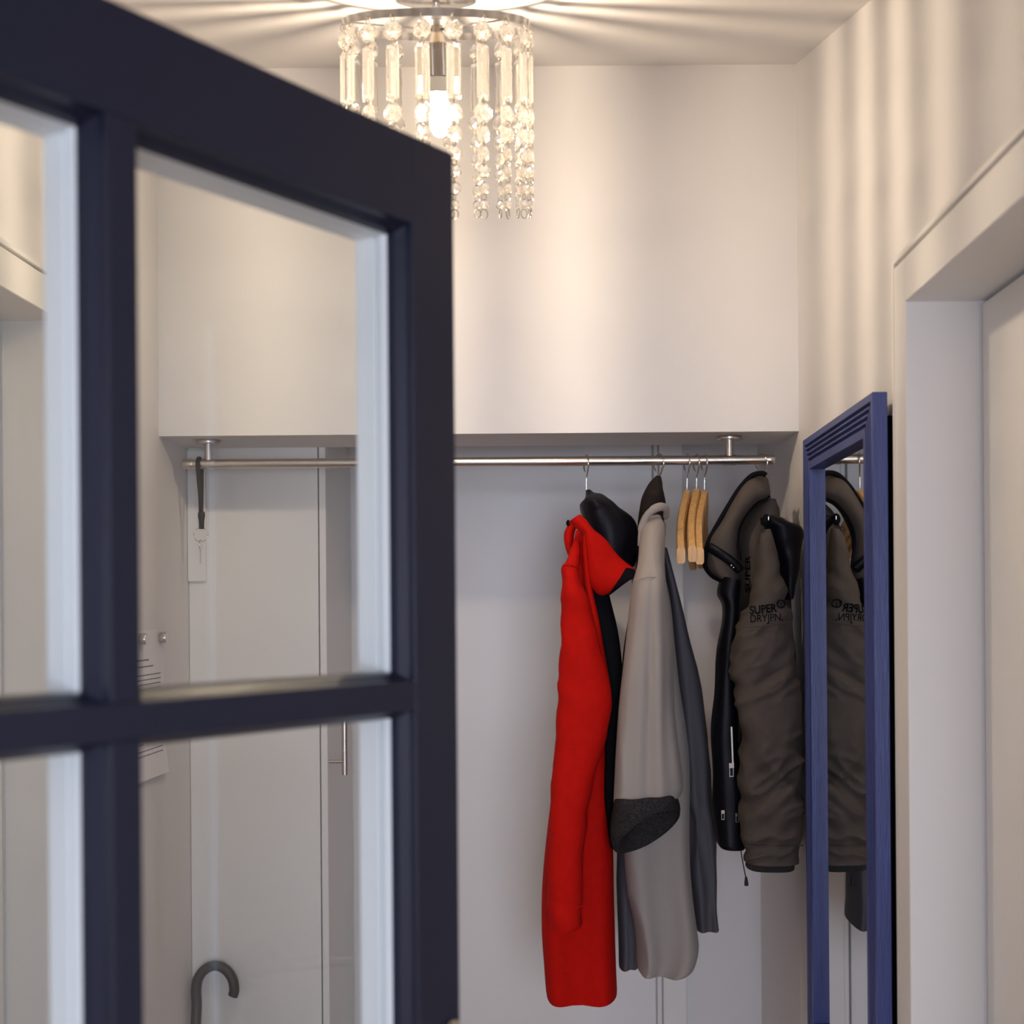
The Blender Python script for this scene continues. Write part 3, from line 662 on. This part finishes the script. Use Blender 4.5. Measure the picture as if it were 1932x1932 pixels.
# zips
bm = bmesh.new()
for k in range(34):
    c = P(1380 + 2.5 * k / 33, 1372 + 66 * k / 33, 2.518); box(bm, c - Vector((0.0015, 0.001, 0.0006)), c + Vector((0.0015, 0.001, 0.0006)))
o = finish('zip_teeth', bm, M['socket'], pk); o['kind'] = 'stuff'
def puller(px, py, s, Y):
    bm = bmesh.new(); c = P(px, py, Y)
    box(bm, c + Vector((-0.0045, -0.002, -0.003)) * s, c + Vector((0.0045, 0.002, 0.006)) * s)
    for x0, x1, z0, z1 in ((-0.004, -0.0022, -0.016, -0.003), (0.0022, 0.004, -0.016, -0.003), (-0.004, 0.004, -0.018, -0.016)):
        box(bm, c + Vector((x0, -0.0012, z0)) * s, c + Vector((x1, 0.0006, z1)) * s)
    finish('zip_slider', bm, M['chrome'], pk, bevel=0.0004)
puller(1380, 1446, 1.15, 2.512); puller(1364, 1533, 0.8, 2.512); puller(1391, 1538, 0.8, 2.512)
strip('drawcord', [(1397, 1600), (1402, 1630), (1408, 1660)], 2.55, 0.0011, M['cord'], pk)
bm = bmesh.new(); lathe(bm, P(1407.5, 1654, 2.55), (0.04, 0, -1), [(0.002, 0), (0.0032, 0.006), (0.0043, 0.015), (0.004, 0.018)], 14); finish('cord_end', bm, M['cord'], pk, smooth=True)
# lettering on the sleeve and the chest
def text_onto(name, txt, px, py, hpx, bvh, parent, Y, rot=0.0, bold=0.0, stretch=1.0, skew=0.0, lift=0.0012):
    cu = bpy.data.curves.new('t', 'FONT'); cu.body = txt; cu.size = 1.0; cu.offset = bold; cu.resolution_u = 3
    to = bpy.data.objects.new('t', cu); C.objects.link(to); bpy.context.view_layer.update()
    me = bpy.data.meshes.new_from_object(to.evaluated_get(bpy.context.evaluated_depsgraph_get()))
    bpy.data.objects.remove(to); bpy.data.curves.remove(cu)
    bm = bmesh.new(); bm.from_mesh(me); bpy.data.meshes.remove(me)
    k = hpx / 0.69
    c, s = math.cos(rot), math.sin(rot)
    bmesh.ops.subdivide_edges(bm, edges=[e for e in bm.edges if e.calc_length() > 0.25], cuts=2)
    for v in bm.verts:
        x, y = v.co.x * k * stretch, v.co.y * k
        qx, qy = px + c * x + s * y, py - (-s * x + c * y)
        p = P(qx, qy, Y); o = Vector((0, 0, EYE)); d = (p - o).normalized()
        hit = bvh.ray_cast(o, d)[0] if bvh else None
        v.co = (hit if hit is not None else p) - d * lift
    return finish(name, bm, M['print'], parent)
L1 = text_onto('lettering', 'SUPER', 1415, 1159, 15.0, slv_bvh, pk, 2.43, rot=-0.10, bold=0.03, stretch=0.84)
text_onto('lettering', 'DRYJPN.', 1415, 1174.5, 14.0, slv_bvh, pk, 2.43, rot=-0.06, bold=0.004, stretch=0.84)
text_onto('lettering', '\u00ae', 1466, 1148, 15.0, slv_bvh, pk, 2.43, rot=-0.08, bold=0.02)
text_onto('lettering', 'SUPER', 1415, 1118, 9.0, body_bvh, pk, 2.55, rot=-PI / 2, bold=0.03, stretch=1.9)

# ------------------------------------------------------------------ mirror
MF, MB, MG = 0.457, 0.479, 0.472
MY0, MY1 = 1.862, 2.40; MZ1 = EYE + 0.315; MZ0 = EYE - 0.825; FW = 0.060
mir = thing('wall_mirror', (MF, (MY0 + MY1) / 2, MZ0), 'tall wall mirror in a grooved blue wooden frame', 'mirror')
def fr_board(name, a0, a1, b0, b1, vertical):
    """board with four grooves; a = along the length, b = across"""
    bm = bmesh.new()
    w = b1 - b0; xs = [0.0]
    g = [0.20 + 0.155 * k for k in range(4)]; pr = [(0.0, MB), (0.0, MF)]
    for q in g: pr += [(q, MF), (q + 0.02, MF + 0.006), (q + 0.085, MF + 0.006), (q + 0.105, MF)]
    pr += [(1.0, MF), (1.0, MB)]
    ends = []
    for a in (a0, a1):
        row = []
        for q, x in pr:
            bb = b0 + w * q
            # mitred ends
            ins = (bb - b0) if w > 0 else (b0 - bb)
            aa = a + (abs(ins) if a == a0 else -abs(ins))
            row.append(bm.verts.new((x, bb, aa) if vertical else (x, aa, bb)))
        ends.append(row)
    k = len(pr)
    for i in range(k): bm.faces.new((ends[0][i], ends[0][(i + 1) % k], ends[1][(i + 1) % k], ends[1][i]))
    bm.faces.new(ends[0][::-1]); bm.faces.new(ends[1])
    return finish(name, bm, M['blue'], mir, bevel=0.0008)
fr_board('top_board', MY0, MY1, MZ1, MZ1 - FW, False)
fr_board('bottom_board', MY0, MY1, MZ0, MZ0 + FW, False)
fr_board('side_board', MZ0, MZ1, MY0, MY0 + FW, True)
fr_board('side_board', MZ0, MZ1, MY1, MY1 - FW, True)
finish('mirror_glass', (lambda b: (box(b, (MG, MY0 + FW - 0.004, MZ0 + FW - 0.004), (MB + 0.002, MY1 - FW + 0.004, MZ1 - FW + 0.004)), b)[1])(bmesh.new()), M['mirror'], mir)
finish('backing', (lambda b: (box(b, (MB + 0.003, MY0 + 0.03, MZ0 + 0.03), (XR - 0.0005, MY1 - 0.03, MZ1 - 0.03)), b)[1])(bmesh.new()), M['blackmatte'], mir)

# ------------------------------------------------------------------ paper notice with two magnets on the left wall
PX = XL + 0.0006
PY1 = 2.655; PY0 = PY1 - 0.21; PZ1 = P(309, 1187, 2.655).z; PZ0 = PZ1 - 0.297
pap = thing('paper_notice', (PX, (PY0 + PY1) / 2, PZ0), 'printed sheet of white paper held to the left wall by two magnets', 'paper')
bm = bmesh.new(); rows = []
for i in range(13):
    t = i / 12; z = PZ1 - 0.297 * t; curl = 0.010 * max(0, t - 0.55) ** 2 * 5
    rows.append([(PX + curl * (0.6 + 0.4 * s), PY0 + 0.21 * s, z) for s in [k / 8 for k in range(9)]])
front = [[bm.verts.new(Vector(p) + Vector((0.0006, 0, 0))) for p in r] for r in rows]; back = [[bm.verts.new(p) for p in r] for r in rows]
for A, flip in ((front, 0), (back, 1)):
    for i in range(12):
        for k in range(8):
            q = (A[i][k], A[i][k + 1], A[i + 1][k + 1], A[i + 1][k]); bm.faces.new(q if not flip else q[::-1])
bd = [(0, k) for k in range(9)] + [(i, 8) for i in range(1, 13)] + [(12, k) for k in range(7, -1, -1)] + [(i, 0) for i in range(11, 0, -1)]
for j in range(len(bd)):
    (a, b_), (c, d) = bd[j], bd[(j + 1) % len(bd)]; bm.faces.new((front[a][b_], back[a][b_], back[c][d], front[c][d]))
finish('sheet', bm, M['paper'], pap, smooth=True, sharp=40)
bm = bmesh.new()
lines = [(0.060, 0.09, 0.0032), (0.073, 0.12, 0.0026)] + [(0.090 + 0.0095 * k, 0.165, 0.0022) for k in range(6)] + [(0.155 + 0.0095 * k, 0.165, 0.0022) for k in range(6)] + [(0.226, 0.05, 0.0022), (0.240, 0.165, 0.0022), (0.2495, 0.165, 0.0022)]
for dz, ln, th in lines:
    t = dz / 0.297; y = PY0 + 0.022
    # right end of the text column keeps near the right margin
    if ln < 0.165: y = PY1 - 0.02 - 0.165 if False else PY0 + 0.022
    yend = PY0 + 0.188 if ln > 0.16 else PY0 + 0.022 + ln
    while y < yend:
        wl = random.uniform(0.006, 0.018)
        y2 = min(y + wl, yend); s = ((y + y2) / 2 - PY0) / 0.21; cx = PX + 0.010 * max(0, t - 0.55) ** 2 * 5 * (0.6 + 0.4 * s) + 0.0008
        box(bm, (cx, y, PZ1 - dz - th / 2), (cx + 0.0002, y2, PZ1 - dz + th / 2)); y = y2 + 0.0022
o = finish('printed_lines', bm, M['ink'], pap); o['kind'] = 'stuff'
for yy, lb in ((2.632, 'small round steel magnet at the right top corner of the paper notice'), (2.505, 'small round steel magnet near the left top of the paper notice')):
    zz = P(303, 1203, 2.632).z
    t = thing('magnet', (PX + 0.0008, yy, zz), lb, 'magnet', 'magnets holding the notice')
    bm = bmesh.new(); lathe(bm, (PX + 0.0008, yy, zz), (1, 0, 0), [(0.0105, 0), (0.0110, 0.001), (0.0110, 0.0125), (0.0103, 0.0138), (0.0085, 0.0141)], 28)
    finish('body', bm, M['steel'], t, smooth=True, sharp=40)

# ------------------------------------------------------------------ key on a lanyard
ly = thing('key_lanyard', P(378, 868, YR), 'braided black lanyard with a ring and key hung on the rail end', 'lanyard')
xk = P(379, 900, YR).x; yk = YR - 0.0125
bm = bmesh.new()
pts = spline([P(375, 962, YR) + Vector((0.004, 0.006, 0)), (xk - 0.002, YR + 0.0135, ZR - 0.02), (xk - 0.003, YR + 0.0135, ZR), (xk - 0.003, YR, ZR + 0.0140), (xk - 0.003, yk - 0.001, ZR), (xk - 0.001, yk, ZR - 0.03), (xk + 0.001, YR - 0.008, ZR - 0.07), P(379, 968, YR)], 6)
tube(bm, pts, 0.0046, 10, flat=0.55)
finish('strap', bm, M['cord'], ly, smooth=True)
bm = bmesh.new(); lathe(bm, P(380, 964, YR), (0, 0, -1), [(0.0045, 0), (0.0072, 0.004), (0.0075, 0.012), (0.006, 0.020), (0.0055, 0.036), (0.0052, 0.0385)], 14)
finish('knot', bm, M['cord'], ly, smooth=True)
c = P(379, 1009, YR)
bm = bmesh.new(); tube(bm, [c + Vector((math.cos(t), 0.1 * math.sin(t), math.sin(t))) * 0.0152 for t in [2 * PI * k / 36 for k in range(36)]], 0.0011, 8, closed=True); finish('split_ring', bm, M['chrome'], ly, smooth=True)
bm = bmesh.new(); k0 = P(379, 1018, YR); k1 = P(379.5, 1063, YR)
box(bm, k1 + Vector((-0.0011, -0.006, 0)), Vector((k0.x + 0.0011, YR + 0.001, k0.z - 0.024)))
lathe(bm, Vector((k0.x - 0.0012, YR, k0.z - 0.012)), (1, 0, 0), [(0.0115, 0), (0.0125, 0.0005), (0.0125, 0.0019), (0.0115, 0.0024)], 24)
finish('key', bm, M['chrome'], ly, bevel=0.0003)

# ------------------------------------------------------------------ umbrella leaning by the cabinet
YU = 2.815
um = thing('umbrella', (P(371, 1900, YU).x, 2.66, 0), 'closed umbrella with a curved dark grey cane handle against the white cabinet', 'umbrella')
foot = Vector((P(371, 1900, YU).x + 0.01, 2.64, 0.0)); top = P(371, 1885, YU)
bm = bmesh.new(); low = top + (foot - top) * 0.13
tube(bm, spline([low, P(371, 1900, YU), P(370, 1868, YU), P(374, 1846, YU), P(387, 1829, YU), P(406, 1822, YU), P(425, 1829, YU), P(438, 1846, YU), P(442, 1866, YU), P(440, 1877, YU), P(439.5, 1879, YU)], 6), [0.0110] * 54 + [0.0108] * 6 + [0.0075], 18)
finish('handle', bm, M['umbrella'], um, smooth=True)
bm = bmesh.new(); tube(bm, [low, foot + Vector((0, 0, 0.003))], 0.005, 12); finish('shaft', bm, M['chrome'], um, smooth=True, sharp=40)
bm = bmesh.new(); a = top + (foot - top) * 0.2; L = (foot - a).length; n = 32; rows = []
ax = (foot - a).normalized(); s = ax.cross(Vector((0, 1, 0))).normalized(); nn = ax.cross(s)
for d, r in ((0, 0.010), (0.02, 0.024), (0.12, 0.027), (0.3, 0.022), (L - 0.06, 0.009), (L - 0.04, 0.007)):
    rows.append([bm.verts.new(a + ax * d + (s * math.cos(2 * PI * k / n) + nn * math.sin(2 * PI * k / n)) * r * (1 if k % 4 < 2 else 0.75)) for k in range(n)])
for p, q in zip(rows, rows[1:]):
    for k in range(n): bm.faces.new((p[k], p[(k + 1) % n], q[(k + 1) % n], q[k]))
bm.faces.new(rows[0][::-1]); bm.faces.new(rows[-1]); finish('folded_canopy', bm, M['umbrellacloth'], um, smooth=True, sharp=50)
